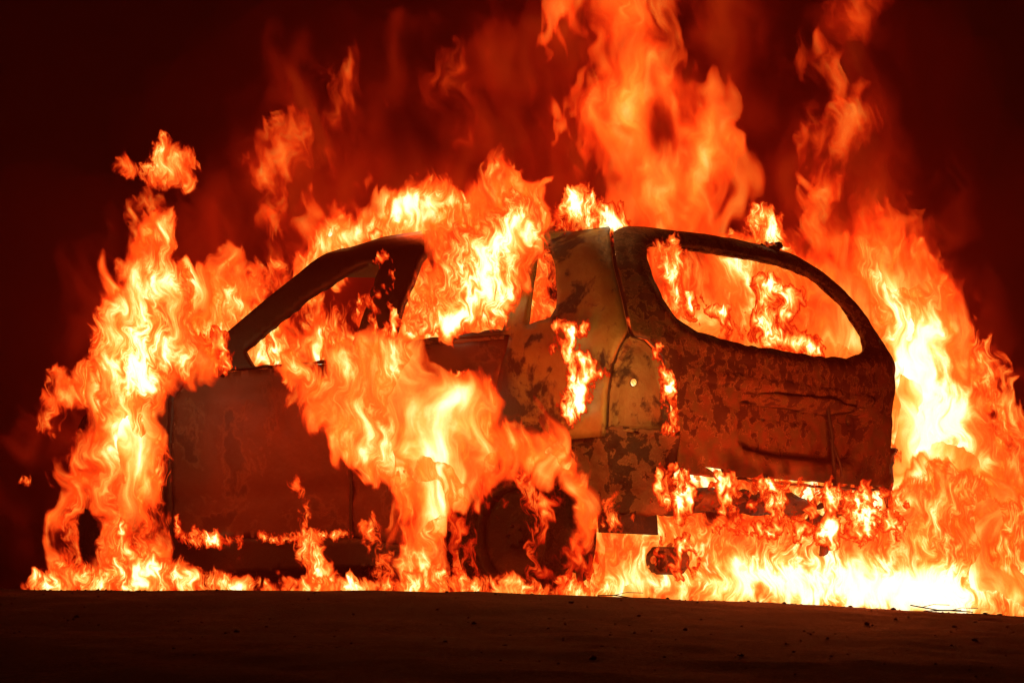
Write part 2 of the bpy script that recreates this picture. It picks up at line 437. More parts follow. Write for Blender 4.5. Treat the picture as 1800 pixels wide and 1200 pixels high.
zt = lambda s: float(ztop(s))
top_side = [(s, zt(s)) for s in np.arange(ch(600, 447)[0] - .08, ch(1072, 420)[0], -.08)]
c_seam = chs(seam_up); c_lampL = chs(lamp_left)
qc = chs([(1068, 768), (1010, 772)])
rarch = arch(XR, RA, ZC, 180, 0)          # from the rear edge over the top to the front edge
rarch_q = [p for p in rarch if p[1] < qc[-1][1] - .0 or p[0] > qc[-1][0]]
outer_body = chs(roof_px) + top_side + c_seam + c_lampL + qc + [p for p in rarch if p[0] > qc[-1][0] + .02] + \
    [(sx(XR + RA), .24), (sx(XF - .43), .22)] + [(sx(XF - .43), .40)] + chs([(300, 800), (303, 700), (322, 668), (395, 645)])
def gap(P, g=.008):
    """grow an outline a little, to leave the shut line round a door"""
    P = poly_np(P); out = []
    for i in range(len(P)):
        a, b, c = P[i - 1], P[i], P[(i + 1) % len(P)]
        t1 = b - a; t2 = c - b; n = np.array([t1[1], -t1[0]]) / (np.linalg.norm(t1) + 1e-9) + np.array([t2[1], -t2[0]]) / (np.linalg.norm(t2) + 1e-9)
        n /= np.linalg.norm(n) + 1e-9
        area = np.sum(P[:, 0] * np.roll(P[:, 1], -1) - np.roll(P[:, 0], -1) * P[:, 1])
        out.append(tuple(b + n * g * (1 if area > 0 else -1)))
    return out
fd = chs(front_door_px)
arch_r2 = arch(XR, RA + .015, ZC, 95, 0)
rd_top = chs(rear_door_px)
rd = rd_top + [p for p in arch_r2 if p[0] > rd_top[-1][0] + .02] + [(sx(XR + RA + .03), .30), (fd[7][0] - .02, fd[7][1])] + [(fd[6][0] - .02, fd[6][1])]
rng2 = random.Random(3)
def wob(P, a=.006): return [(x + rng2.uniform(-a, a), z + rng2.uniform(-a, a)) for x, z in densify(P, .04)]
hole = lambda px, py, rx, ry: [(lambda c: (c[0], c[1]))(ch(px + rx * math.cos(k * math.pi / 4), py + ry * math.sin(k * math.pi / 4))) for k in range(8)]
def hole_c(px, py, rx, ry):
    c = ch(px, py); return [(c[0] + rx * math.cos(k * math.pi / 5), c[1] + ry * math.sin(k * math.pi / 5)) for k in range(10)]

fwin, rwin, qwin = wob(chs(front_win)), wob(chs(rear_win)), wob(chs(qtr_win), .004)
body_l = panel('body_side', outer_body, [fwin, rwin, qwin, gap(fd), gap(rd), hole_c(955, 697, .007, .008)], M_QUARTER, car, mirror=True, thick=.03)
# shoulder crease and dents in the doors
def door_relief(s, z):
    return .012 * np.exp(-((z - 1.12) / .03) ** 2) - .01 * np.exp(-((z - .62) / .05) ** 2) + .004 * samp(FB, s * 40, z * 40)
for o in panel('front_door', fd, [], M_DOOR, car, mirror=True, relief=door_relief, off=.002): pass
for o in panel('rear_door', rd, [], M_DOOR, car, mirror=True, relief=door_relief, off=.002): pass

fen = chs([(392, 652), (330, 664), (316, 676), (303, 706), (299, 800)]) + [(sx(XF - .44), .42)]
farch = arch(XF, .43, .40, 180, 0)
DX = XF - 3.62
nose = [(sx(4.30 + DX), .25), (sx(4.36 + DX), .5), (sx(4.38 + DX), .8), (sx(4.34 + DX), .98), (sx(4.22 + DX), 1.07), (sx(3.95 + DX), 1.14), (sx(3.5 + DX), 1.21), (sx(3.0 + DX), 1.26)]
fz = ch(300, 664)
fender_out = fen + [p for p in farch if p[1] > .42] + [(sx(XF + .44), .25)] + nose
panel('front_fender', fender_out, [], M_DOOR, car, mirror=True, thick=.015)

# lamp pocket, tailgate, lower corner
lamp_out = c_seam[-1:] + c_lampL + chs([(1183, 768)]) + chs(lamp_right)[::-1]
lampC = poly_np(densify(lamp_out, .02))
def lamp_relief(s, z): return -.035 * np.clip(sdf(lampC, s, z) / .03, 0, 1)
lp = panel('tail_lamp_pocket', lamp_out, [hole_c(1110, 672, .018, .018)], M_LAMP, car, mirror=True, step=.012, relief=lamp_relief, thick=.012)
GZB = .615
cR = chs(lamp_right)
left_edge = [(x + .0, z) for x, z in chs([(1078, 420), (1086, 470), (1103, 540), (1113, 584)])] + [(x - .012, z) for x, z in cR] + [(cR[-1][0] - .012, GZB)]
ztr = [(s, zt(s) - .0) for s in np.linspace(-left_edge[0][0] + .05, left_edge[0][0] - .05, 24)]
gate_out = left_edge + [(-x, z) for x, z in left_edge[::-1]] + ztr
gate_win = wob(smooth_poly(chs([(1128, 446), (1140, 432), (1200, 436), (1290, 450), (1370, 464), (1430, 490), (1478, 534), (1516, 592), (1521, 619), (1500, 634), (1440, 634), (1340, 618), (1240, 598), (1186, 568), (1150, 520)]), 1), .003)
gw = poly_np(gate_win)
rec = poly_np(densify(smooth_poly(chs([(1290, 692), (1305, 682), (1400, 694), (1518, 714), (1526, 735), (1516, 790), (1500, 822), (1470, 826), (1300, 806), (1284, 770)]), 1), .03))
plate = poly_np(densify(chs([(1330, 735), (1440, 748), (1436, 806), (1334, 796)]), .03))
lip0, lip1 = ch(1285, 668), ch(1520, 704)
barp = poly_np(densify(smooth_poly(chs([(1300, 684), (1500, 708), (1500, 724), (1300, 700)]), 1), .03))
badge = ch(1395, 668)
def gate_relief(s, z):
    r = -.085 * np.clip(sdf(rec, s, z) / .022, 0, 1)
    r += .10 * np.clip(sdf(barp, s, z) / .016, 0, 1)
    r += .008 * np.clip(sdf(plate, s, z) / .006, 0, 1)
    zl = lip0[1] + (lip1[1] - lip0[1]) * (s - lip0[0]) / (lip1[0] - lip0[0])
    m = (np.abs(s) < .62)
    r += m * .016 * np.exp(-((z - zl) / .012) ** 2)
    r += .012 * np.clip(1 - np.hypot(s - badge[0], z - badge[1]) / .055, 0, 1) ** .5
    dw = -sdf(gw, s, z)
    r -= .014 * np.exp(-(dw / .02) ** 2)
    r += .012 * np.exp(-((dw - .05) / .02) ** 2)
    r += .005 * samp(FB, s * 60 + 30, z * 60)
    return r
def tri(px): return chs(px)
gate = panel('tailgate', gate_out, [gate_win, hole_c(1505, 738, .018, .028), hole_c(1506, 756, .007, .007), hole_c(1355, 737, .009, .010), hole_c(1411, 745, .009, .011), hole_c(1262, 670, .006, .006),
             tri([(1232, 820), (1268, 824), (1270, 834), (1258, 836)]), hole_c(1338, 835, .012, .012)],
             M_GATE, car, step=.012, thick=.03, relief=gate_relief, jit=.001)[0]
# window surround, folded inward
low = chs([(990, 776), (1070, 750), (1188, 760), (1187, 830), (1192, 860), (1198, 908), (1110, 905), (1046, 902)])
low = [low[0]] + low[1:] + [p for p in arch(XR, RA, ZC, 180, 0) if p[0] < low[0][0] - .0 and p[1] < low[0][1] and p[1] > low[-1][1]]
panel('bumper_corner', low, [], M_RUST, car, mirror=True, step=.018, thick=.02, relief=lambda s, z: .018 * samp(FB, s * 50, z * 70) - .016, jit=.004)

# roof
ap = chs(roof_px)[::-1]; XA = [p[0] - A0 - L1 + RC for p in ap]; ZA = [p[1] for p in ap]
XA = [XA[0] - .2] + XA; ZA = [1.95] + ZA
rx = np.linspace(.50, XA[2] + .02, 40); ryy = np.linspace(-1, 1, 31)
Vr = []; rows = []
def straight_row(x):
    s_ = sx(x); z = min(zt(s_), float(np.interp(x, XA, ZA)))
    y_ = float(hull(np.array(s_), np.array(z))[1]) - .002
    return [(x - .0, y_ * k, z - .001 + .035 * (1 - k * k)) for k in ryy]
xs0 = RC + .53 + .001
first = [tuple(hull(np.array(k * (A0 + L1)), np.array(zt(k * (A0 + L1)) - .001))) for k in ryy]
r1 = straight_row(xs0 + .12)
for t in np.linspace(0, 1, 9)[:-1]:
    u = t ** .6
    rows.append([tuple(a * (1 - u) + b * u if i < 2 else a * (1 - u) + (b - .035 * (1 - k * k)) * u + .035 * (1 - k * k) * math.sin(t * math.pi / 2) for i, (a, b) in enumerate(zip(p, q_))) for p, q_, k in zip(first, r1, ryy)])
for x in np.linspace(xs0 + .12, XA[2] + .02, 32): rows.append(straight_row(float(x)))
for r_ in rows: Vr += r_
Fr = [(i * 31 + j, i * 31 + j + 1, (i + 1) * 31 + j + 1, (i + 1) * 31 + j) for i in range(len(rows) - 1) for j in range(30)]
ro = from_data('roof', Vr, Fr, M_SOOT, car); md = ro.modifiers.new('thickness', 'SOLIDIFY'); md.thickness = .02; md.offset = 1

# bonnet with the nose below it
prof = [(2.95, 1.27), (3.3, 1.245), (3.6, 1.20), (3.95, 1.14), (4.22, 1.07), (4.34, .98), (4.38, .8), (4.36, .5), (4.30, .25)]
prof = [(a_ + DX, b_) for a_, b_ in prof]
prof = [(np.interp(t, range(len(prof)), [p[0] for p in prof]), np.interp(t, range(len(prof)), [p[1] for p in prof])) for t in np.linspace(0, len(prof) - 1, 50)]
def ruled(name, pr, mat, crown=.04, thick=.015):
    V = []; Fq = []
    for (x, z) in pr:
        ye = float(hull(np.array(sx(x)), np.array(z))[1]) - .004
        for k in ryy:
            V.append((x + .10 * (1 - k * k) * (1 if x > 4.1 + DX else max(0, (x - 3.3 - DX) / .8)), ye * k, z + crown * (1 - k * k) * (1 if x < 4.2 + DX else 0.3)))
    for i in range(len(pr) - 1):
        for j in range(30): Fq.append((i * 31 + j, i * 31 + j + 1, (i + 1) * 31 + j + 1, (i + 1) * 31 + j))
    o = from_data(name, V, Fq, mat, car); m_ = o.modifiers.new('thickness', 'SOLIDIFY'); m_.thickness = thick
    return o
ruled('bonnet', [p for p in prof if p[1] > 1.02], M_DOOR)
ruled('front_end', [p for p in prof if p[1] <= 1.03], M_DOOR)

# under the sheet metal: floor, crash bar, exhaust, seats
mb = MB(); mb.box((2.35, 0, .43), (3.4, 1.3, .06), bev=.01); mb.box((2.9, 0, .75), (.04, 1.5, .75), bev=.01)
for y in (-.62, .62): mb.box((2.3, y, .36), (2.4, .08, .10), bev=.01)
mb.tube([(XR + .1, -.72, .40), (XR + .1, 0, .44), (XR + .1, .72, .40)], .035)
mb.build('floor_pan', M_SOOT, car)
mb = MB(); n = 30; pts = []
for k in range(n + 1):
    y = -.80 + 1.6 * k / n; pts.append((.06 + .10 * (y / .8) ** 2, y, .505 + .006 * math.sin(k * 1.7)))
mb.tube(pts, .058, n=4)
mb.box((.20, .45, .50), (.25, .09, .09)); mb.box((.20, -.45, .50), (.25, .09, .09))
mb.build('crash_bar', M_RUST, car)
# hanging remains of the bumper skin
bo = poly_np(chs([(1196, 872), (1270, 880), (1350, 886), (1440, 896), (1520, 905), (1552, 880), (1556, 868), (1470, 862), (1380, 850), (1280, 838), (1196, 832)]))
mb = MB(); mb.lathe([(-.10, .02), (-.10, .05), (-.08, .065), (.08, .065), (.10, .05), (.10, .02)], (.42, .36, .235), n=28, jig=.07)
mb.tube([(.42, .30, .24), (.55, .2, .30), (.7, -.02, .33), (1.4, 0, .30), (2.6, 0, .30)], .03)
mb.build('exhaust_silencer', M_RUST, car)
mb = MB(); mb.box((.03, -.34, .36), (.03, .035, .24), Matrix.Rotation(.12, 3, 'X')); mb.box((.03, -.27, .44), (.03, .12, .05), Matrix.Rotation(.3, 3, 'X'))
mb.build('tow_bracket', M_RUST, car)
def seat_frame(x, y, wd, ht=.62):
    mb = MB(); z0 = .62
    mb.tube([(x, y - wd / 2, z0), (x - .16, y - wd / 2, z0 + ht), (x - .17, y - wd * .3, z0 + ht + .05), (x - .17, y + wd * .3, z0 + ht + .05), (x - .16, y + wd / 2, z0 + ht), (x, y + wd / 2, z0)], .018)
    for t in (.2, .45, .7, .9): mb.tube([(x - .16 * t, y - wd / 2, z0 + ht * t), (x - .16 * t - .02, y, z0 + ht * t - .02), (x - .16 * t, y + wd / 2, z0 + ht * t)], .007)
    mb.tube([(x, y - wd / 2, z0), (x + .48, y - wd / 2, z0 - .02), (x + .5, y, z0), (x + .48, y + wd / 2, z0 - .02), (x, y + wd / 2, z0)], .018)
    for yy in (-wd / 2, wd / 2): mb.tube([(x + .1, y + yy, z0), (x + .1, y + yy, .38)], .014); mb.tube([(x + .4, y + yy, z0), (x + .4, y + yy, .38)], .014)
    if wd < .7:
        mb.tube([(x - .17, y - .05, z0 + ht + .05), (x - .19, y - .05, z0 + ht + .16)], .006); mb.tube([(x - .17, y + .05, z0 + ht + .05), (x - .19, y + .05, z0 + ht + .16)], .006)
        mb.box((x - .19, y, z0 + ht + .2), (.06, .24, .12), bev=.02)
    mb.build('seat_frame', M_SOOT, car)
seat_frame(1.95, .38, .46); seat_frame(1.95, -.38, .46); seat_frame(1.12, 0, 1.15)
mb = MB(); mb.tube([(2.45 + .05 * math.sin(a), .38 + .18 * math.cos(a), 1.02 + .18 * math.sin(a)) for a in np.linspace(0, 2 * math.pi, 25)[:-1]], .014, closed=True)
mb.tube([(2.45, .38, 1.02), (2.85, .38, .9)], .02); mb.tube([(2.45, .2, 1.02), (2.45, .56, 1.02)], .012)
mb.build('steering_wheel', M_SOOT, car)

# wheels
def wheel(x, y, sg):
    r = empty('wheel', (x, y, .355), 0, car); r.scale = (1.05, 1, 1.05)
    mb = MB(); R = .365; hw = .115
    prof = [(-hw * .9, .235), (-hw, .26), (-hw * 1.06, .31), (-hw * .97, .345), (-hw * .8, .36), (-hw * .55, R), (-hw * .54, R - .012), (-hw * .42, R - .012), (-hw * .40, R), (-hw * .06, R + .002), (-hw * .05, R - .012), (hw * .05, R - .012), (hw * .06, R + .002),
            (hw * .40, R), (hw * .42, R - .012), (hw * .54, R - .012), (hw * .55, R), (hw * .8, .36), (hw * .97, .345), (hw * 1.06, .31), (hw, .26), (hw * .9, .235)]
    mb.lathe(prof, (0, 0, 0), n=72, jig=.006)
    mb.build('tyre', M_TYRE, r)
    mb = MB()
    mb.lathe([(-hw * .9, .236), (-hw * .8, .215), (-hw * .5, .205), (hw * .5, .205), (hw * .8, .215), (hw * .9, .236), (hw * .86, .24)], (0, 0, 0), n=48)
    mb.lathe([(sg * hw * .35, .06), (sg * hw * .62, .055), (sg * hw * .66, .04), (sg * hw * .66, .001)], (0, 0, 0), n=24)
    mb.lathe([(sg * hw * .62, .055), (sg * hw * .45, .075), (sg * hw * .40, .12), (sg * hw * .58, .165), (sg * hw * .60, .19), (sg * hw * .5, .212)], (0, 0, 0), n=48)   # pressed steel dish
    for k in range(5):
        a = k * 2 * math.pi / 5
        mb.tube([(.045 * math.cos(a), sg * hw * .6, .045 * math.sin(a)), (.045 * math.cos(a), sg * hw * .8, .045 * math.sin(a))], .008, n=6)
    mb.build('rim', M_SOOT, r)
    return r
for x in (XR + .10, XF):
    wheel(x, .79, 1); wheel(x, -.79, -1)

# inner wheel arches
for x in (XR, XF):
    for sg in (1, -1):
        V = []; Fq = []; ra = RA + .005 if x == XR else .445
        for k in range(19):
            a = math.pi * k / 18
            for y in (.50, .90): V.append((x + ra * math.cos(a), sg * y, (ZC if x == XR else .40) + ra * math.sin(a)))
        for k in range(18): Fq.append((2 * k, 2 * k + 1, 2 * k + 3, 2 * k + 2))
        o = from_data('wheel_arch_liner', V, Fq, M_SOOT, car); m_ = o.modifiers.new('t', 'SOLIDIFY'); m_.thickness = .008

# mirror stub, wiper stub, window trims
def curve_on(pxs, r, name, mat, off=.012, closed=False, jit=.0):
    P = [hull(np.array(s), np.array(z), off) for s, z in chs(pxs)]
    Q = []
    n = len(P)
    for i in range(n - 1 + (1 if closed else 0)):
        a, b = P[i], P[(i + 1) % n]
        m_ = max(1, int(np.linalg.norm(b - a) / .03))
        for k in range(m_): Q.append(a + (b - a) * k / m_ + rng.uniform(-jit, jit, 3))
    if not closed: Q.append(P[-1])
    mb = MB(); mb.tube([Vector(p) for p in Q], r, n=6, closed=closed)
    return mb.build(name, mat, car)
curve_on([(718, 608), (800, 600), (892, 592)], .016, 'belt_strip', M_RUST)
curve_on([(908, 588), (896, 612), (884, 650), (876, 700), (868, 738)], .010, 'door_seal', M_SOOT, .004, jit=.004)
mb = MB()
for (a, b, r) in (((395, 650), (352, 646), .045), ((356, 648), (356, 612), .022), ((356, 614), (344, 602), .026), ((375, 650), (384, 628), .010), ((366, 648), (376, 622), .008)):
    pa = px2w(*a, 16.85); pb = px2w(*b, 16.8)
    mb.tube([pa, (pa + pb) / 2 + Vector((.01, 0, .01)), pb], [r, r * .8, r * .6], n=7)
o = mb.build('wing_mirror_stub', M_SOOT, car); o.matrix_parent_inverse = (Matrix.Translation((ORG[0], ORG[1], 0)) @ Matrix.Rotation(YAW, 4, 'Z')).inverted()
curve_on([(1446, 712), (1452, 760), (1456, 800), (1460, 868)], .010, 'wiper_arm', M_SOOT, .03, jit=.003)
curve_on([(1450, 770), (1466, 812), (1470, 838)], .006, 'wiper_blade', M_SOOT, .035, jit=.003)

curve_on([(1290, 692), (1305, 682), (1400, 694), (1518, 714), (1526, 735), (1516, 790), (1500, 822), (1470, 826), (1300, 806), (1284, 770)], .005, 'recess_lit_edge', M_LIT_EDGE, .002, closed=True, jit=.0006)  # bright tubes here and below draw the tailgate edges as lit
curve_on([(1284, 666), (1340, 672), (1372, 674), (1380, 664), (1396, 660), (1410, 666), (1418, 680), (1460, 688), (1524, 704)], .006, 'lip_lit_edge', M_LIT_EDGE, .012, jit=.0015)
curve_on([(1302, 690), (1400, 700), (1512, 720)], .008, 'handle_bar', M_LIT_EDGE, .018, jit=.004)
curve_on([(1330, 735), (1440, 748), (1436, 806), (1334, 796)], .003, 'plate_lit_edge', M_LIT_EDGE, -.076, closed=True, jit=.001)
curve_on([(1128, 446), (1140, 432), (1200, 436), (1290, 450), (1370, 464), (1430, 490), (1478, 534), (1516, 592), (1521, 619), (1500, 634), (1440, 634), (1340, 618), (1240, 598), (1186, 568), (1150, 520)], .007, 'window_seal', M_LIT_EDGE, -.01, closed=True, jit=.003)
curve_on([(1106, 590), (1092, 608), (1080, 640), (1072, 690), (1069, 758)], .008, 'lamp_seal', M_SOOT, .006, jit=.003)
curve_on([(1186, 828), (1260, 836), (1340, 846), (1440, 856), (1552, 862)], .007, 'tailgate_lower_edge', M_LIT_EDGE, .004, jit=.004)

# charred lumps lying on the roof
def lump(name, px, py, Y, w_, h_, n, label, seed):
    rr = random.Random(seed); root = None
    bm = bmesh.new()
    for k in range(n):
        r = bmesh.ops.create_icosphere(bm, subdivisions=2, radius=1)
        c = px2w(px + rr.uniform(-.5, .5) * w_, py + rr.uniform(-.5, .5) * h_, Y + rr.uniform(-.06, .06))
        sc = (rr.uniform(.015, .035), rr.uniform(.015, .04), rr.uniform(.008, .02))
        for v in r['verts']:
            f = 1 + rr.uniform(-.35, .35)
            v.co = Vector((v.co.x * sc[0] * f, v.co.y * sc[1] * f, v.co.z * sc[2] * f)) + c
    me = bpy.data.meshes.new(name); bm.to_mesh(me); bm.free()
    o = link_mesh(name, me, M_SOOT, None, False)
    return tag(o, label, 'debris')
lump('charred_debris', 1040, 392, 15.85, 60, 26, 26, 'black clump of charred debris burning on the middle of the car roof', 1)
lump('charred_debris', 1345, 432, 16.3, 50, 8, 16, 'flat black strip of charred debris on the roof edge above the rear window', 2)
lump('charred_debris', 905, 578, 15.75, 26, 30, 30, 'dark charred lump in the rear corner of the side window', 3)
lump('charred_debris', 783, 440, 16.6, 34, 12, 16, 'small black scrap of debris hanging under the roof above the side window', 4)

# stones and twigs on the crest
bm = bmesh.new()
for k in range(700):
    px = random.uniform(-20, 1820); Y = random.choice((random.uniform(13.4, 13.75), random.uniform(13.4, 13.7), random.uniform(9, 13.4)))
    X = (px - 900) / F * Y; s = random.uniform(.0015, .0045) * (2.2 if random.random() < .06 else 1)
    r = bmesh.ops.create_icosphere(bm, subdivisions=1, radius=s)
    z = float(ground_z(X, Y))
    for v in r['verts']: v.co = Vector((v.co.x * 1.4 * random.uniform(.7, 1.3), v.co.y, v.co.z * random.uniform(.6, 1.1))) + Vector((X, Y, z + s * .25))
me = bpy.data.meshes.new('gravel'); bm.to_mesh(me); bm.free()
tag(link_mesh('gravel', me, M_SOOT, None, False), 'small dark stones scattered over the ground in front of the fire', kind='stuff')
def twig(pts, r, label):
    mb = MB()
    P = []
    for px, dy in pts:
        X = (px - 900) / F * 13.55; z = float(ground_z(X, 13.55)); P.append((X, 13.55, z + dy))
    mb.tube(P, r, n=5)
    P2 = [Vector(P[1]), Vector(P[1]) + Vector((.05, .02, .012)), Vector(P[1]) + Vector((.12, .03, .010))]
    mb.tube(P2, r * .6, n=4)
    tag(mb.build('twig', M_SOOT), label, 'twig', 'twigs on the crest of the ground')
twig([(1600, .024), (1620, .018), (1650, .009), (1690, .012)], .0028, 'thin forked twig lying on the crest in front of the right hand fire')
twig([(1625, .004), (1670, .010), (1710, .006)], .0025, 'flat dark twig lying right of the forked twig on the crest')
twig([(1050, .008), (1080, .012), (1110, .004)], .0025, 'short dark twig on the crest below the rear wheel')

# ------------------------------------------------------------------ flames
MF = {
    'big': flame_mat('flame_gas'),
    'dim': flame_mat('thin_flame_gas', det=.8, opac=.62, gain=.85, soft=.7, amp=.44, amp2=.12, rough=.58, tone=.68),
    'soft': flame_mat('soft_flame_gas', soft=.55, amp=.62, amp2=.22, rough=.54, fine=2.0, det=.85),
    'mid': flame_mat('streaked_flame_gas', soft=.6, amp=.64, amp2=.34, rough=.6, fine=2.4, det=.95),
    'veil': flame_mat('painted_haze_glow', det=.7, opac=.42, gain=.42, soft=1.0, amp=.42, amp2=0.0, rough=.55, tone=.27),  # emission stands in for haze lit red by the fire
    'lick': flame_mat('flame_lick_gas', gain=1.1, soft=.22, amp=.55, amp2=.5),
}
NFL = [0]
def flame(label, poly, depth, thick=.25, heat=.5, hot=(), edge=28, scale=60, step=4, T=.9, warp=1.0, mat='big', stir=.22, name='flame', n=1, grad=0.0, lean=0.0, light=(), stretch=.34, holes=()):
    """a body of burning gas: closed lens shaped sheets with an outline stirred by a rising, swirling flow.
    depth: (px0, Y0, px1, Y1) distance from the camera along the row"""
    NFL[0] += 1; sd = NFL[0]
    P = poly_np(smooth_poly([tuple(p) for p in poly], 2)); mg = scale * (1.15 if n > 1 else .75)
    x0, y0 = P.min(0) - mg; x1, y1 = P.max(0) + mg
    AV = []; AF = []; AFl = []; AH = []; AM = []; base = 0; scale0 = scale
    for layer in range(n):
        scale = scale0 * ((.8, 1.45)[layer % 2] if n > 1 else 1)
        X, Y = np.meshgrid(np.arange(x0, x1, step), np.arange(y0, y1, step)); shp = X.shape
        ox, oy = sd * 37.7 + layer * 111.3, sd * 91.1 + layer * 53.9
        # coarse stir for the outline
        ax, ay, dx, dy = advect(X, Y, scale * 1.3, ox, oy, T * .45 * warp)
        d = sdf(P, X + dx * .6, Y + dy * .6)
        for hpoly in holes:
            d = np.minimum(d, -sdf(poly_np(hpoly), X + dx * .8, Y + dy * .8))
        bx, by, _, _ = advect(X, Y, scale, ox + 200, oy, T * .72)
        d = d + .08 * scale + (.16 if mat != 'dim' else .3) * scale * samp(FB, bx * 1.5 + 77, by * .38)
        rimh = min(.27, heat * .62)
        H = np.interp(d, [-26, -9, 0, edge], [-.7, -.12 * (rimh / .27), rimh, heat - .02])
        for (hx, hy, rx_, ry_, am) in hot:
            H = H + am * np.exp(-((X + dx * .5 - hx) / rx_) ** 2 - ((Y + dy * .5 - hy) / ry_) ** 2) * np.clip(d / edge * 1.5, 0, 1)
        if grad: H = H + grad * ((Y - y0) / (y1 - y0) - .5) * np.clip(d / edge, 0, 1)
        H = H + stir * samp(FB, bx * .9, by * .5) * .5
        H = np.where(d < -mg * .6, -1, H)
        use = (H > -.32) & (d > -mg * .7)
        cell = use[:-1, :-1] | use[1:, :-1] | use[:-1, 1:] | use[1:, 1:]
        if not cell.any(): continue
        cnt = np.zeros(shp, int); cnt[:-1, :-1] += cell; cnt[1:, :-1] += cell; cnt[:-1, 1:] += cell; cnt[1:, 1:] += cell
        vert = cnt > 0; rim = vert & (cnt < 4)
        th = thick * np.sqrt(np.clip((d + 26) / (26 + edge * 2.2), 0, 1)) * (.75 + .25 * samp(FB, X / scale * 6 + ox, Y / scale * 4 + 70)) / n
        th = np.where(rim, 0, np.maximum(th, .004))
        Yc = depth[1] + (depth[3] - depth[1]) * (X - depth[0]) / (depth[2] - depth[0]) + lean * (Y - (y0 + y1) / 2) / 100
        Yc = Yc + thick * (.35 * samp(FB, X / scale * 4 + 9 * sd, Y / scale * 3)) + (layer - (n - 1) / 2) * thick * 1.1 / max(n, 1) * 1.0
        vi = -np.ones(shp, int); vi[vert] = np.arange(vert.sum()); nf = int(vert.sum())
        inner = vert & ~rim
        vb = vi.copy(); vb[inner] = nf + np.arange(inner.sum())
        def pos(m, sgn):
            YY = Yc[m] + sgn * th[m]
            return np.stack([(X[m] - 900) / F * Yc[m], YY, HC + (HY - Y[m]) / F * Yc[m]], -1)
        V = np.concatenate([pos(vert, -1), pos(inner, 1)])
        c = np.argwhere(cell); j, i = c[:, 0], c[:, 1]
        q1 = np.stack([vi[j, i], vi[j, i + 1], vi[j + 1, i + 1], vi[j + 1, i]], -1)
        q2 = np.stack([vb[j, i], vb[j + 1, i], vb[j + 1, i + 1], vb[j, i + 1]], -1)
        AF.append(np.concatenate([q1, q2]) + base); AM.append(np.full(len(q1) * 2, layer % 2, np.int32))
        k1 = bx / 16; k2 = by / 16 * stretch
        fl = np.stack([k1, k2, 0 * k1 + sd * 3.1 + layer * 1.7], -1)
        f2 = fl[inner].copy(); f2[:, 2] += .55; f2[:, 0] += .21
        AFl.append(np.concatenate([fl[vert], f2]))
        AH.append(np.concatenate([H[vert], H[inner] - .04]))
        AV.append(V); base += len(V)
    V = np.concatenate(AV); Fq = np.concatenate(AF); fl = np.concatenate(AFl); hh = np.concatenate(AH)
    me = bpy.data.meshes.new(name)
    me.vertices.add(len(V)); me.vertices.foreach_set('co', V.astype(np.float32).ravel())
    me.loops.add(len(Fq) * 4); me.loops.foreach_set('vertex_index', Fq.astype(np.int32).ravel())
    me.polygons.add(len(Fq)); me.polygons.foreach_set('loop_start', np.arange(0, len(Fq) * 4, 4, dtype=np.int32))
    me.update(calc_edges=True)
    a = me.attributes.new('flow', 'FLOAT_VECTOR', 'POINT'); a.data.foreach_set('vector', fl.astype(np.float32).ravel())
    a = me.attributes.new('fire_level', 'FLOAT', 'POINT'); a.data.foreach_set('value', hh.astype(np.float32))
    pair = {'big': ('big', 'soft'), 'lick': ('lick', 'lick'), 'soft': ('mid', 'soft')}.get(mat, (mat, mat))
    o = link_mesh(name, me, [MF[pair[0]], MF[pair[1]]] if n > 1 else MF[mat])
    if n > 1: me.polygons.foreach_set('material_index', np.concatenate(AM))
    tag(o, label, 'flame')
    for l in light:                       # added point lamps scattered about each given spot
        for k in range(4):
            fire_light(o, l[0] + rng.uniform(-28, 28), l[1] + rng.uniform(-70, 70), l[2] + rng.uniform(-.12, .12), l[3] / 4, *l[4:])
    return o

def side_Y(px, off=0.0):                      # distance of the car's left side plane (off metres outside it) on column px
    # solve (x along the car): ORG + FWD*x - RIGHT*(W0+off)
    o = ORG - RIGHT * (W0 + off); k = (px - 900) / F
    x = (o[0] - k * o[1]) / (k * FWD[1] - FWD[0])
    return float(o[1] + FWD[1] * x)
def rear_Y(px, off=0.0):
    o = ORG - FWD * off; k = (px - 900) / F
    y = (o[0] - k * o[1]) / (-k * RIGHT[1] + RIGHT[0])
    return float(o[1] - RIGHT[1] * y)
def sideD(off, a=300, b=1000): return (a, side_Y(a, off), b, side_Y(b, off))
def rearD(off, a=1200, b=1550): return (a, rear_Y(a, off), b, rear_Y(b, off))

#FLAMES
flame('tall bright column of flame over the front wheel of the car',
      [(252, 385), (288, 380), (308, 395), (298, 430), (300, 462), (335, 485), (350, 520), (345, 590), (372, 610), (395, 640), (345, 650), (300, 668), (284, 700), (283, 745), (298, 780), (286, 850), (276, 900), (300, 980), (312, 1060),
       (195, 1060), (175, 990), (185, 930), (150, 880), (128, 905), (128, 985), (150, 1060), (108, 1060), (112, 900), (122, 840), (105, 800), (150, 770), (165, 700), (165, 610), (178, 540), (215, 470), (238, 430)],
      (100, 17.2, 400, 16.5), thick=.22, heat=.50, edge=34, scale=52, step=3, n=2, T=1.0,
      hot=[(235, 580, 55, 100, .38), (260, 500, 60, 50, .26), (210, 740, 50, 60, .28), (260, 650, 50, 60, .26), (240, 810, 40, 50, .18)],
      light=[(240, 640, 16.3, 26)])
flame('ragged orange flame leaning out over the front of the bonnet',
      [(90, 655), (120, 640), (165, 655), (180, 690), (120, 720), (95, 770), (78, 760), (76, 700)], (60, 17.8, 200, 17.5), thick=.15, heat=.45, edge=22, scale=36, step=3, hot=[(130, 670, 30, 20, .12)])
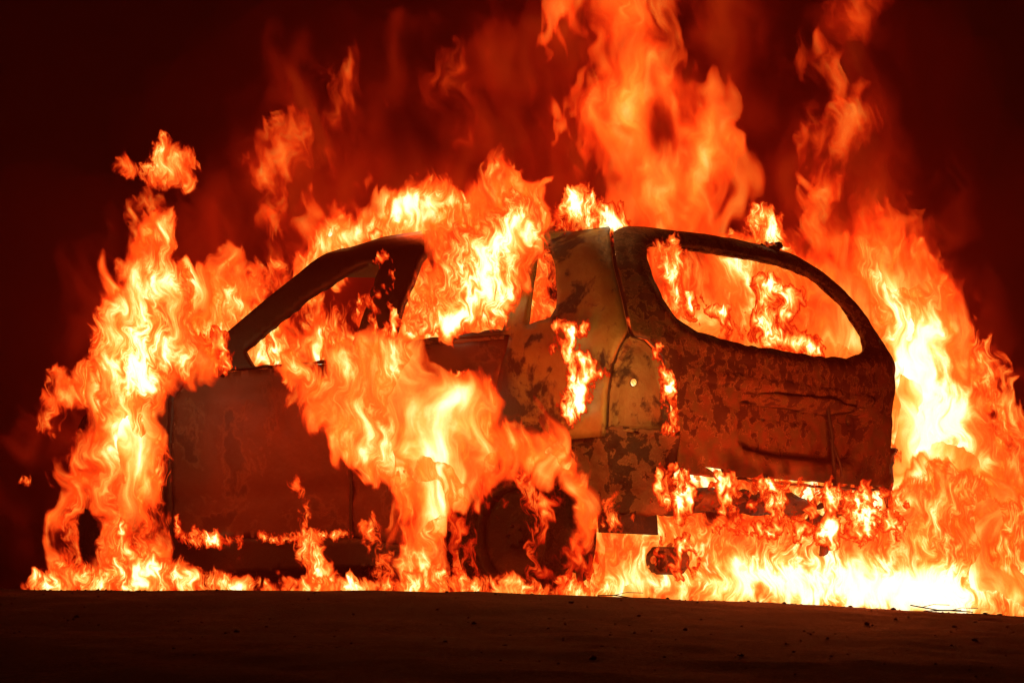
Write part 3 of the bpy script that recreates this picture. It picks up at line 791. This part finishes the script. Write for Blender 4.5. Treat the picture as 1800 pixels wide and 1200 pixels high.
flame('detached puff of orange flame floating above the front wheel column',
      [(212, 283), (232, 286), (262, 284), (270, 255), (290, 243), (328, 256), (342, 285), (352, 330), (338, 330), (318, 316), (290, 322), (255, 320), (230, 302), (214, 298)],
      (200, 17.6, 360, 17.4), thick=.14, heat=.50, edge=20, scale=30, step=2.5, hot=[(300, 285, 30, 30, .18)], warp=.8)
flame('thin wisps of flame linking the floating puff to the column below', [(232, 350), (262, 330), (290, 340), (300, 385), (285, 420), (248, 410), (238, 380)], (200, 17.5, 360, 17.4), thick=.08, heat=.26, edge=20, scale=24, step=2.5, mat='dim', stir=.5)
flame('orange flames behind the windscreen pillar', [(325, 490), (350, 470), (380, 462), (430, 455), (465, 480), (500, 460), (540, 430), (600, 430), (560, 560), (480, 660), (330, 680)],
      (300, 18.3, 600, 17.9), thick=.25, heat=.46, edge=40, scale=46, step=3, n=2, mat='soft', hot=[(370, 590, 40, 50, .3), (420, 620, 40, 30, .2)], stir=.3)
flame('bright flames streaming off the front of the roof',
      [(520, 500), (548, 430), (580, 398), (612, 372), (650, 388), (680, 378), (676, 345), (705, 332), (740, 326), (770, 308), (805, 335), (835, 355), (860, 395), (860, 450), (740, 450), (640, 440), (590, 455), (550, 490)],
      (540, 17.7, 850, 17.1), thick=.22, heat=.62, edge=30, scale=46, step=3, n=2, mat='soft', hot=[(590, 425, 35, 30, .3), (740, 375, 50, 40, .38), (700, 360, 30, 25, .2)], light=[(720, 370, 17.0, 10)])
flame('roaring yellow fire pouring out of the rear door window',
      [(716, 594), (722, 555), (748, 490), (782, 425), (800, 390), (850, 365), (890, 330), (935, 345), (955, 380), (958, 420), (930, 450), (915, 520), (893, 575), (885, 584), (800, 592)],
      sideD(-.02, 700, 930), thick=.12, heat=.60, edge=26, scale=44, step=2.5, n=2, hot=[(860, 550, 70, 45, .36), (770, 575, 50, 22, .36), (850, 470, 60, 60, .16)], light=[(830, 540, 16.1, 12)], stir=.3)
flame('yellow fire burning inside the back seat area', [(660, 650), (700, 480), (800, 420), (960, 420), (960, 540), (930, 640)], (690, 17.1, 930, 16.6), thick=.15, heat=.6, edge=26, scale=46, step=3.5, hot=[(820, 550, 80, 40, .3)])
flame('orange flames rising over the middle of the roof', [(752, 425), (752, 395), (770, 372), (820, 360), (850, 300), (880, 290), (912, 312), (945, 335), (966, 400), (960, 430), (900, 410), (820, 440), (780, 445)], sideD(-.1, 700, 960), thick=.14, heat=.50, edge=30, scale=48, step=2.5, n=2, stir=.35, mat='soft')
flame('dark orange fire inside the front door window', [(380, 680), (410, 620), (470, 560), (560, 490), (640, 440), (740, 430), (740, 620), (700, 680)],
      (420, 17.9, 690, 17.2), thick=.25, heat=.44, edge=60, scale=50, step=3.5, stir=.4, hot=[(450, 630, 40, 20, .25), (550, 600, 70, 40, .14), (590, 490, 90, 36, -.5)])
flame('red fire in the small quarter window', [(925, 440), (985, 420), (1000, 500), (990, 570), (925, 590)], (925, 16.3, 1000, 16.0), thick=.12, heat=.36, edge=18, scale=26, step=2.5, hot=[(965, 545, 25, 14, .3), (945, 500, 20, 30, .08)])
flame('flames creeping up the middle door pillar', [(640, 560), (655, 500), (668, 450), (682, 455), (690, 480), (672, 530), (690, 560), (700, 600), (640, 640), (612, 640)], sideD(.06), thick=.05, heat=.30, edge=12, scale=22, step=2.5, mat='lick', stir=.7)
flame('huge orange plume sweeping across both doors to the rear wheel arch',
      [(500, 640), (530, 630), (560, 640), (600, 605), (650, 590), (708, 600), (725, 650), (750, 675), (790, 660), (832, 655), (862, 690), (866, 735), (905, 748), (950, 757), (992, 780), (1022, 830), (1040, 880), (1044, 950), (1036, 965), (1024, 910), (1000, 850), (950, 838),
       (870, 850), (820, 880), (792, 905), (780, 960), (780, 1070), (700, 1070), (706, 960), (698, 880), (675, 850), (640, 825), (595, 800), (560, 755), (525, 720)],
      sideD(.22), thick=.14, heat=.58, edge=30, scale=66, step=3, n=2, T=.9, mat='soft', hot=[(620, 745, 60, 30, .12), (700, 805, 60, 34, .24), (740, 890, 40, 60, .08), (660, 670, 50, 30, .06), (900, 800, 80, 30, .10), (800, 690, 30, 20, .2), (1000, 860, 20, 50, .2)],
      light=[(640, 760, side_Y(640, .7), 20), (860, 700, side_Y(860, .9), 12)])  # lamps set out beyond the plume, added to light the car side
flame('small flames flickering round the rear door edge', [(775, 690), (800, 660), (830, 655), (858, 668), (862, 700), (840, 735), (800, 730)], sideD(.10), thick=.05, heat=.34, edge=16, scale=16, step=2, mat='lick', stir=.8)
flame('thin flames crawling over the rear tyre', [(800, 880), (850, 850), (950, 840), (1000, 860), (1030, 920), (1036, 1000), (1030, 1060), (790, 1060), (790, 960)], sideD(.08), thick=.05, heat=-.06, edge=26, scale=40, step=2.5, mat='lick', stir=.46, hot=[(1010, 930, 18, 70, .30), (860, 1030, 80, 20, .2), (830, 950, 30, 40, .1), (980, 900, 50, 40, .12)])
flame('fire glowing inside the rear wheel arch', [(850, 760), (930, 752), (990, 780), (1030, 850), (1045, 960), (1040, 1060), (800, 1060), (800, 900)], sideD(-.35), thick=.12, heat=.34, edge=30, scale=40, step=4)
flame('small twisting flame on the bare rear quarter panel', [(972, 568), (1000, 574), (1030, 568), (1028, 585), (1012, 596), (1022, 625), (1048, 640), (1068, 662), (1040, 672), (1034, 700), (1012, 740), (998, 742), (985, 700), (1000, 668), (992, 630), (966, 612), (990, 598), (1000, 586)],
      sideD(.06), thick=.05, heat=.74, edge=10, scale=18, step=1.6, mat='lick', stir=.5, hot=[(1010, 620, 20, 20, .2), (1020, 680, 20, 30, .1)], light=[(1015, 650, side_Y(1015, .45), 8.0, (1, .50, .10))])  # yellow lamp stands off the flame, added to brighten the quarter panel
flame('thin bright flame running down the edge of the tail lamp pocket', [(1152, 600), (1166, 622), (1176, 660), (1186, 700), (1187, 770), (1176, 760), (1164, 735), (1170, 700), (1162, 660), (1150, 620)], (1150, 14.93, 1190, 14.95), thick=.03, heat=.55, edge=8, scale=14, step=1.5, mat='lick', stir=.5)
flame('small fire at the foot of the rear corner below the lamp', [(1150, 840), (1175, 815), (1196, 830), (1200, 880), (1180, 895), (1150, 885)], (1150, 14.88, 1190, 14.9), thick=.05, heat=.5, edge=14, scale=16, step=1.6, mat='lick', stir=.5)
flame('small fire at the foot of the wheel arch', [(1045, 910), (1065, 870), (1100, 880), (1110, 910), (1080, 930)], (1040, 15.0, 1120, 14.9), thick=.05, heat=.3, edge=14, scale=20, step=2, stir=.4)
flame('slender flame rising from the ground in front of the door sill', [(514, 848), (530, 850), (542, 880), (548, 930), (566, 950), (580, 1000), (612, 1060), (540, 1060), (538, 990), (522, 950), (532, 930), (532, 880)], sideD(.35), thick=.06, heat=.62, edge=12, scale=24, step=2, hot=[(560, 990, 14, 40, .1)])
for (a, b, y0_, y1_, lab) in ((306, 420, 950, 956, 'row of little flames on the door sill behind the front wheel'), (452, 540, 943, 949, 'thin line of fire along the middle of the sill'), (556, 616, 938, 944, 'short line of little flames at the rear end of the front sill')):
    hgt = 32 if a == 306 else 6
    flame(lab, [(a, y0_ - hgt * 1.5), (a + 12, y0_ - hgt * .5), (a + (b - a) * .3, y0_ - hgt * .45), (a + (b - a) * .35, y0_ - hgt * .7), (a + (b - a) * .5, y0_ - hgt * .3), (b, y0_ - 7), (b, y1_ + 2), (a + 5, y1_ + 3)], sideD(.05), thick=.03, heat=.6, edge=6, scale=16 if a == 306 else 9, step=1.5, mat='lick', stir=.3)
flame('faint flames rising between the door sill and the rear wheel', [(640, 920), (660, 900), (668, 960), (700, 1000), (700, 1060), (640, 1060), (655, 990)], sideD(.2), thick=.06, heat=.28, edge=14, scale=26, step=2.5, stir=.4)
flame('low line of fire along the ground in front of the car',
      [(36, 1022), (90, 1008), (105, 975), (125, 1005), (150, 990), (190, 1000), (210, 940), (190, 925), (215, 918), (235, 960), (280, 985), (340, 990), (372, 1005), (420, 1018), (470, 1026), (520, 1022), (560, 1005), (600, 1024), (700, 1015), (760, 990), (800, 1020), (880, 1010), (960, 1025), (1060, 1030), (1060, 1075), (36, 1070)],
      (36, 15.6, 1060, 14.3), thick=.08, heat=.60, edge=14, scale=26, step=2.2, n=1, stir=.4, hot=[(250, 1015, 60, 20, .2), (560, 1020, 30, 15, .2)], light=[(400, 1005, 15.0, 3)])
flame('white hot fire on the ground under and behind the car',
      [(1020, 880), (1080, 890), (1200, 900), (1300, 905), (1400, 915), (1500, 895), (1590, 850), (1640, 800), (1720, 850), (1800, 880), (1860, 900), (1860, 1120), (980, 1110), (1000, 980)],
      (1000, 15.7, 1840, 16.8), thick=.3, heat=.56, edge=24, scale=56, step=3, n=2, hot=[(1480, 1035, 200, 50, .46), (1330, 1005, 100, 40, .22), (1680, 1045, 160, 45, .42), (1150, 1030, 120, 30, .25), (1110, 935, 60, 30, .2), (1185, 985, 40, 25, -.35), (1060, 960, 40, 60, -.12)],
      light=[(1300, 985, 14.5, 28, (1, .12, .02)), (1520, 960, 14.9, 60, (1, .12, .02))])  # lamps stand nearer than the fire, added to brighten the tailgate
flame('tangle of small flames licking the crash bar under the tailgate',
      [(1190, 832), (1250, 838), (1350, 848), (1420, 846), (1500, 858), (1575, 850), (1600, 900), (1560, 950), (1400, 950), (1300, 930), (1190, 915)],
      (1190, 14.85, 1560, 15.9), thick=.05, heat=.22, edge=10, scale=24, step=1.8, T=.55, mat='lick', stir=.8, hot=[(1530, 900, 60, 40, .4), (1200, 880, 20, 30, .3), (1420, 935, 120, 16, .3)], stretch=.8)
flame('band of flame pouring from the gap between tailgate and crash bar', [(1230, 838), (1300, 846), (1420, 852), (1500, 862), (1560, 862), (1580, 900), (1500, 915), (1400, 905), (1300, 895), (1220, 880)],
      (1190, 15.3, 1560, 16.3), thick=.1, heat=.5, edge=14, scale=30, step=2.5, stir=.5, hot=[(1520, 880, 60, 30, .4)])
flame('tall bright wall of flame beyond the right rear corner of the car',
      [(1480, 420), (1520, 385), (1570, 380), (1612, 430), (1650, 470), (1690, 540), (1705, 640), (1745, 740), (1775, 830), (1830, 900), (1840, 1100), (1480, 1100), (1480, 850), (1520, 700), (1520, 560), (1480, 500)],
      (1480, 17.4, 1830, 17.8), thick=.3, heat=.60, edge=50, scale=66, step=3, n=2, T=.9, mat='soft', hot=[(1630, 760, 70, 150, .46), (1600, 620, 60, 80, .28), (1660, 950, 100, 80, .40), (1580, 900, 50, 90, .35)], light=[(1660, 760, 17.2, 34)])
flame('darker orange fringe of flame on the far right', [(1690, 560), (1720, 600), (1760, 650), (1770, 700), (1820, 760), (1840, 820), (1840, 1080), (1740, 1080), (1720, 850), (1680, 700)],
      (1680, 18.2, 1840, 18.6), thick=.25, heat=.48, edge=26, scale=46, step=3, stir=.35)
flame('broad orange flames behind the tailgate glass corner', [(1380, 480), (1400, 430), (1450, 400), (1520, 370), (1590, 380), (1640, 440), (1680, 500), (1690, 640), (1640, 720), (1500, 700), (1420, 600)], (1400, 18.4, 1660, 18.4), thick=.3, heat=.60, edge=90, scale=70, step=3.5, stir=.3, mat='dim', n=2)
flame('tall orange plume rising behind the middle of the car',
      [(990, -40), (1060, -40), (1180, -40), (1200, 60), (1225, 95), (1260, 150), (1295, 220), (1305, 330), (1290, 400), (1270, 470), (1100, 460), (1070, 360), (1035, 290), (1000, 220), (1020, 130), (995, 60)],
      (1000, 19.5, 1300, 19.3), thick=.35, heat=.72, edge=80, scale=80, step=3.5, n=2, stir=.35, hot=[(1225, 310, 30, 60, .26), (1085, 180, 40, 60, .14), (1100, 20, 50, 50, .1), (1158, 222, 24, 48, -.7)], mat='dim', light=[(1200, 280, 19.3, 14), (1090, 90, 19.3, 12)])
flame('faint flame drifting left of the tall plume', [(930, 170), (1000, 130), (1050, 190), (1040, 290), (960, 230)], (900, 19.5, 1100, 19.4), thick=.2, heat=.36, edge=40, scale=60, step=4, mat='dim')
flame('soft flame puff high above the rear window', [(1395, 230), (1420, 215), (1460, 200), (1480, 185), (1510, 200), (1565, 210), (1545, 245), (1495, 255), (1475, 310), (1465, 360), (1440, 320), (1425, 268)], (1380, 19.4, 1560, 19.2), thick=.2, heat=.62, edge=36, scale=46, step=3, mat='dim')
flame('dim red flame wisp at the top right above the flame puff', [(1405, 80), (1440, 40), (1480, -20), (1560, -20), (1510, 60), (1450, 90), (1420, 115)], (1380, 19.6, 1560, 19.6), thick=.2, heat=.50, edge=50, scale=70, step=4, mat='dim')
flame('red smoky flames behind the roof edge', [(1400, 380), (1450, 320), (1500, 330), (1580, 370), (1620, 420), (1560, 460), (1440, 460)], (1380, 19.0, 1620, 18.8), thick=.3, heat=.42, edge=60, scale=70, step=4, mat='dim')
flame('bright flames on the charred debris in the middle of the roof', [(975, 405), (985, 370), (1005, 330), (1028, 330), (1045, 350), (1070, 365), (1090, 370), (1114, 405), (1060, 418), (1000, 416)], (970, 15.85, 1120, 15.75), thick=.08, heat=.66, edge=12, scale=22, step=1.8, mat='lick', stir=.4, hot=[(1085, 400, 24, 16, .4)], light=[(1060, 380, 15.6, 1.5, (1, .4, .1))])
flame('bright flames burning along the roof edge over the rear window', [(1165, 412), (1200, 410), (1240, 420), (1290, 418), (1312, 405), (1318, 365), (1340, 352), (1362, 370), (1362, 405), (1375, 430), (1408, 462), (1380, 458), (1300, 436), (1230, 428)], (1165, 15.9, 1408, 16.5), thick=.08, heat=.52, edge=12, scale=26, step=2, stir=.4, hot=[(1340, 410, 16, 20, .3), (1385, 445, 16, 10, .2)])
flame('red glowing fire filling the rear window', [(1100, 420), (1250, 415), (1400, 430), (1500, 500), (1570, 600), (1570, 690), (1380, 680), (1200, 650), (1120, 580)], rearD(-.30, 1125, 1540), lean=-.22, thick=.12, heat=.40, edge=20, scale=70, step=3.5, n=2, stir=.22, mat='soft', hot=[(1260, 570, 70, 24, .12), (1490, 600, 40, 30, .14), (1430, 480, 60, 20, .1), (1190, 540, 40, 40, -.1)])
flame('bright flame standing in the middle of the rear window', [(1328, 488), (1350, 492), (1400, 500), (1420, 530), (1400, 535), (1385, 560), (1370, 570), (1400, 590), (1440, 600), (1450, 625), (1360, 612), (1340, 590), (1315, 565), (1335, 545)], (1300, 15.75, 1450, 16.1), thick=.06, heat=.80, edge=14, scale=26, step=2, mat='lick', stir=.4)
flame('twisting flame at the left edge of the rear window', [(1150, 430), (1180, 415), (1196, 440), (1215, 450), (1200, 490), (1200, 540), (1190, 560), (1172, 520), (1160, 470)], (1150, 15.45, 1220, 15.5), thick=.05, heat=.6, edge=14, scale=24, step=2, stir=.4)
flame('flames along the lower sill of the rear window', [(1190, 530), (1240, 540), (1290, 560), (1320, 590), (1320, 612), (1240, 595), (1195, 565)], (1190, 15.5, 1320, 15.7), thick=.05, heat=.4, edge=14, scale=30, step=2, stir=.8, mat='lick')
flame('ragged red orange wisp rising left of the roof', [(440, 300), (450, 250), (500, 200), (540, 180), (560, 250), (530, 280), (500, 330), (490, 400), (460, 420), (465, 370), (445, 330)], (430, 19.4, 570, 19.2), thick=.2, heat=.50, edge=40, scale=40, step=3, stir=.35, mat='dim')
flame('dim red flame tongue above the wisp', [(520, 190), (530, 140), (548, 125), (550, 180), (580, 200), (600, 150), (608, 80), (622, 110), (618, 170), (630, 240), (600, 300), (540, 300)], (500, 19.6, 630, 19.5), thick=.2, heat=.30, edge=36, scale=46, step=3, mat='dim', hot=[(612, 130, 8, 30, .2), (538, 140, 8, 15, .2)])
flame('faint red haze of flame above the front roof', [(690, 120), (800, 60), (860, 60), (830, 180), (810, 260), (775, 290), (740, 230)], (700, 19.6, 850, 19.5), thick=.2, heat=.32, edge=50, scale=60, step=4, mat='dim')

flame('fire inside the boot showing through the holes of the tailgate', [(1090, 640), (1200, 650), (1400, 680), (1545, 700), (1545, 850), (1400, 850), (1200, 850), (1140, 800), (1090, 720)], (1090, 15.4, 1540, 16.35), thick=.05, heat=.85, edge=16, scale=60, step=5)
flame('fire behind the rear quarter panel showing through a small hole', [(925, 670), (985, 670), (985, 725), (925, 725)], (925, 15.95, 985, 15.9), thick=.04, heat=.9, edge=10, scale=40, step=5)
V_ = dict(mat='veil', step=6, n=2, stir=.5)  # self-lit bodies that paint the red glow of the haze
flame('broad veil of dim red painted glow above the windscreen and front roof', [(330, 520), (380, 330), (430, 180), (540, 60), (680, 30), (820, 60), (960, 40), (1020, 200), (1040, 460), (700, 520), (450, 640)], (330, 20.0, 1040, 20.0), thick=.7, heat=.62, edge=170, scale=130, hot=[(560, 330, 120, 100, .25), (800, 330, 160, 80, .3)], **V_)
flame('wide veil of dim red painted glow round the tall plume', [(900, -60), (1350, -60), (1380, 100), (1400, 300), (1420, 480), (980, 480), (900, 250)], (900, 20.2, 1400, 20.2), thick=.7, heat=.85, edge=130, scale=120, **V_)
flame('veil of dim red painted glow over the right rear of the car', [(1330, 460), (1370, 200), (1400, 40), (1480, -60), (1620, -60), (1570, 120), (1600, 260), (1660, 340), (1730, 500), (1800, 640), (1700, 700), (1400, 620)], (1330, 20.0, 1800, 19.6), thick=.7, heat=.70, edge=110, scale=110, hot=[(1520, 400, 100, 80, .3)], **V_)
flame('dim red veil of painted glow around the front of the car', [(20, 1060), (60, 780), (70, 640), (150, 480), (210, 360), (340, 340), (420, 420), (420, 700), (300, 1060)], (20, 18.6, 420, 18.6), thick=.6, heat=.55, edge=120, scale=110, **V_)
flame('dim red painted glow trailing off beyond the right edge of the fire', [(1640, 420), (1720, 520), (1790, 640), (1850, 760), (1850, 900), (1700, 900), (1600, 560)], (1640, 19.2, 1850, 19.2), thick=.4, heat=.5, edge=80, scale=90, **V_)
flame('red wisp of flame linking the roof fire to the high puff on the right', [(1400, 430), (1410, 360), (1440, 320), (1450, 270), (1480, 270), (1475, 330), (1520, 380), (1560, 430), (1480, 470)], (1380, 19.0, 1560, 18.8), thick=.2, heat=.45, edge=50, scale=50, step=3, mat='dim', stir=.4)
flame('red wisp of flame joining the high puff to the top right wisp', [(1425, 215), (1400, 130), (1410, 80), (1450, 80), (1470, 130), (1500, 160), (1500, 200)], (1380, 19.5, 1560, 19.5), thick=.2, heat=.26, edge=50, scale=56, step=4, mat='dim', stir=.4)
flame('red wisp of flame above the windscreen joining the left wisp', [(440, 420), (480, 380), (560, 360), (640, 300), (620, 370), (560, 430), (480, 470)], (430, 19.0, 640, 18.8), thick=.2, heat=.34, edge=50, scale=56, step=4, mat='dim', stir=.4)
flame('small flame curling round the exhaust silencer under the bumper', [(1160, 985), (1165, 950), (1185, 935), (1210, 950), (1225, 985), (1210, 1010), (1180, 1010)], (1150, 14.75, 1230, 14.8), thick=.04, heat=.14, edge=12, scale=20, step=2, mat='lick', stir=.7)
flame('tiny glowing ember drifting at the far left edge', [(36, 843), (48, 840), (56, 846), (46, 851)], (30, 17.0, 60, 17.0), thick=.02, heat=.6, edge=4, scale=12, step=1, warp=.3)
flame('orange flames pouring through the windscreen opening above the bonnet', [(400, 640), (440, 600), (500, 560), (560, 590), (620, 600), (650, 620), (600, 650), (520, 640), (440, 650)], sideD(-.12, 400, 650), thick=.1, heat=.34, edge=26, scale=36, step=2.5, stir=.6)
flame('small bright flames round the melted mirror', [(345, 640), (350, 590), (368, 575), (392, 590), (405, 610), (398, 650), (372, 655)], (340, 16.75, 410, 16.75), thick=.05, heat=.5, edge=12, scale=20, step=1.8, mat='lick', stir=.5)
# ------------------------------------------------------------------ smoke lit by the fire
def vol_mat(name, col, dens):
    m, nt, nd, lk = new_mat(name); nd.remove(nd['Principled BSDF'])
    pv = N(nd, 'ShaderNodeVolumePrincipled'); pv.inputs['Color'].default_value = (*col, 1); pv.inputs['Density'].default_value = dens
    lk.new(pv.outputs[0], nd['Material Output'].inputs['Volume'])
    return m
def smoke(label, blobs, dens, seed):
    rr = random.Random(seed); bm = bmesh.new()
    for (px, py, Y, r) in blobs:
        Y += 1.6; r *= 1.1
        for k in range(12):
            q_ = bmesh.ops.create_icosphere(bm, subdivisions=3, radius=r * rr.uniform(.25, .62))
            c = px2w(px, py, Y) + Vector((rr.uniform(-1, 1), rr.uniform(-.8, .8), rr.uniform(-1, 1))) * r * .6
            for v in q_['verts']:
                f = 1 + .35 * float(samp(FB, np.array(v.co.x * 30 + k * 40), np.array(v.co.z * 30 + v.co.y * 20)))
                v.co = Vector((v.co.x * f, v.co.y * f, v.co.z * 1.25 * f)) + c
    me = bpy.data.meshes.new('smoke'); bm.to_mesh(me); bm.free()
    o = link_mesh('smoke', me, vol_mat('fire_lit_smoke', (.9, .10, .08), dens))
    md = o.modifiers.new('merge', 'REMESH'); md.mode = 'VOXEL'; md.voxel_size = .14
    return tag(o, label, kind='stuff')
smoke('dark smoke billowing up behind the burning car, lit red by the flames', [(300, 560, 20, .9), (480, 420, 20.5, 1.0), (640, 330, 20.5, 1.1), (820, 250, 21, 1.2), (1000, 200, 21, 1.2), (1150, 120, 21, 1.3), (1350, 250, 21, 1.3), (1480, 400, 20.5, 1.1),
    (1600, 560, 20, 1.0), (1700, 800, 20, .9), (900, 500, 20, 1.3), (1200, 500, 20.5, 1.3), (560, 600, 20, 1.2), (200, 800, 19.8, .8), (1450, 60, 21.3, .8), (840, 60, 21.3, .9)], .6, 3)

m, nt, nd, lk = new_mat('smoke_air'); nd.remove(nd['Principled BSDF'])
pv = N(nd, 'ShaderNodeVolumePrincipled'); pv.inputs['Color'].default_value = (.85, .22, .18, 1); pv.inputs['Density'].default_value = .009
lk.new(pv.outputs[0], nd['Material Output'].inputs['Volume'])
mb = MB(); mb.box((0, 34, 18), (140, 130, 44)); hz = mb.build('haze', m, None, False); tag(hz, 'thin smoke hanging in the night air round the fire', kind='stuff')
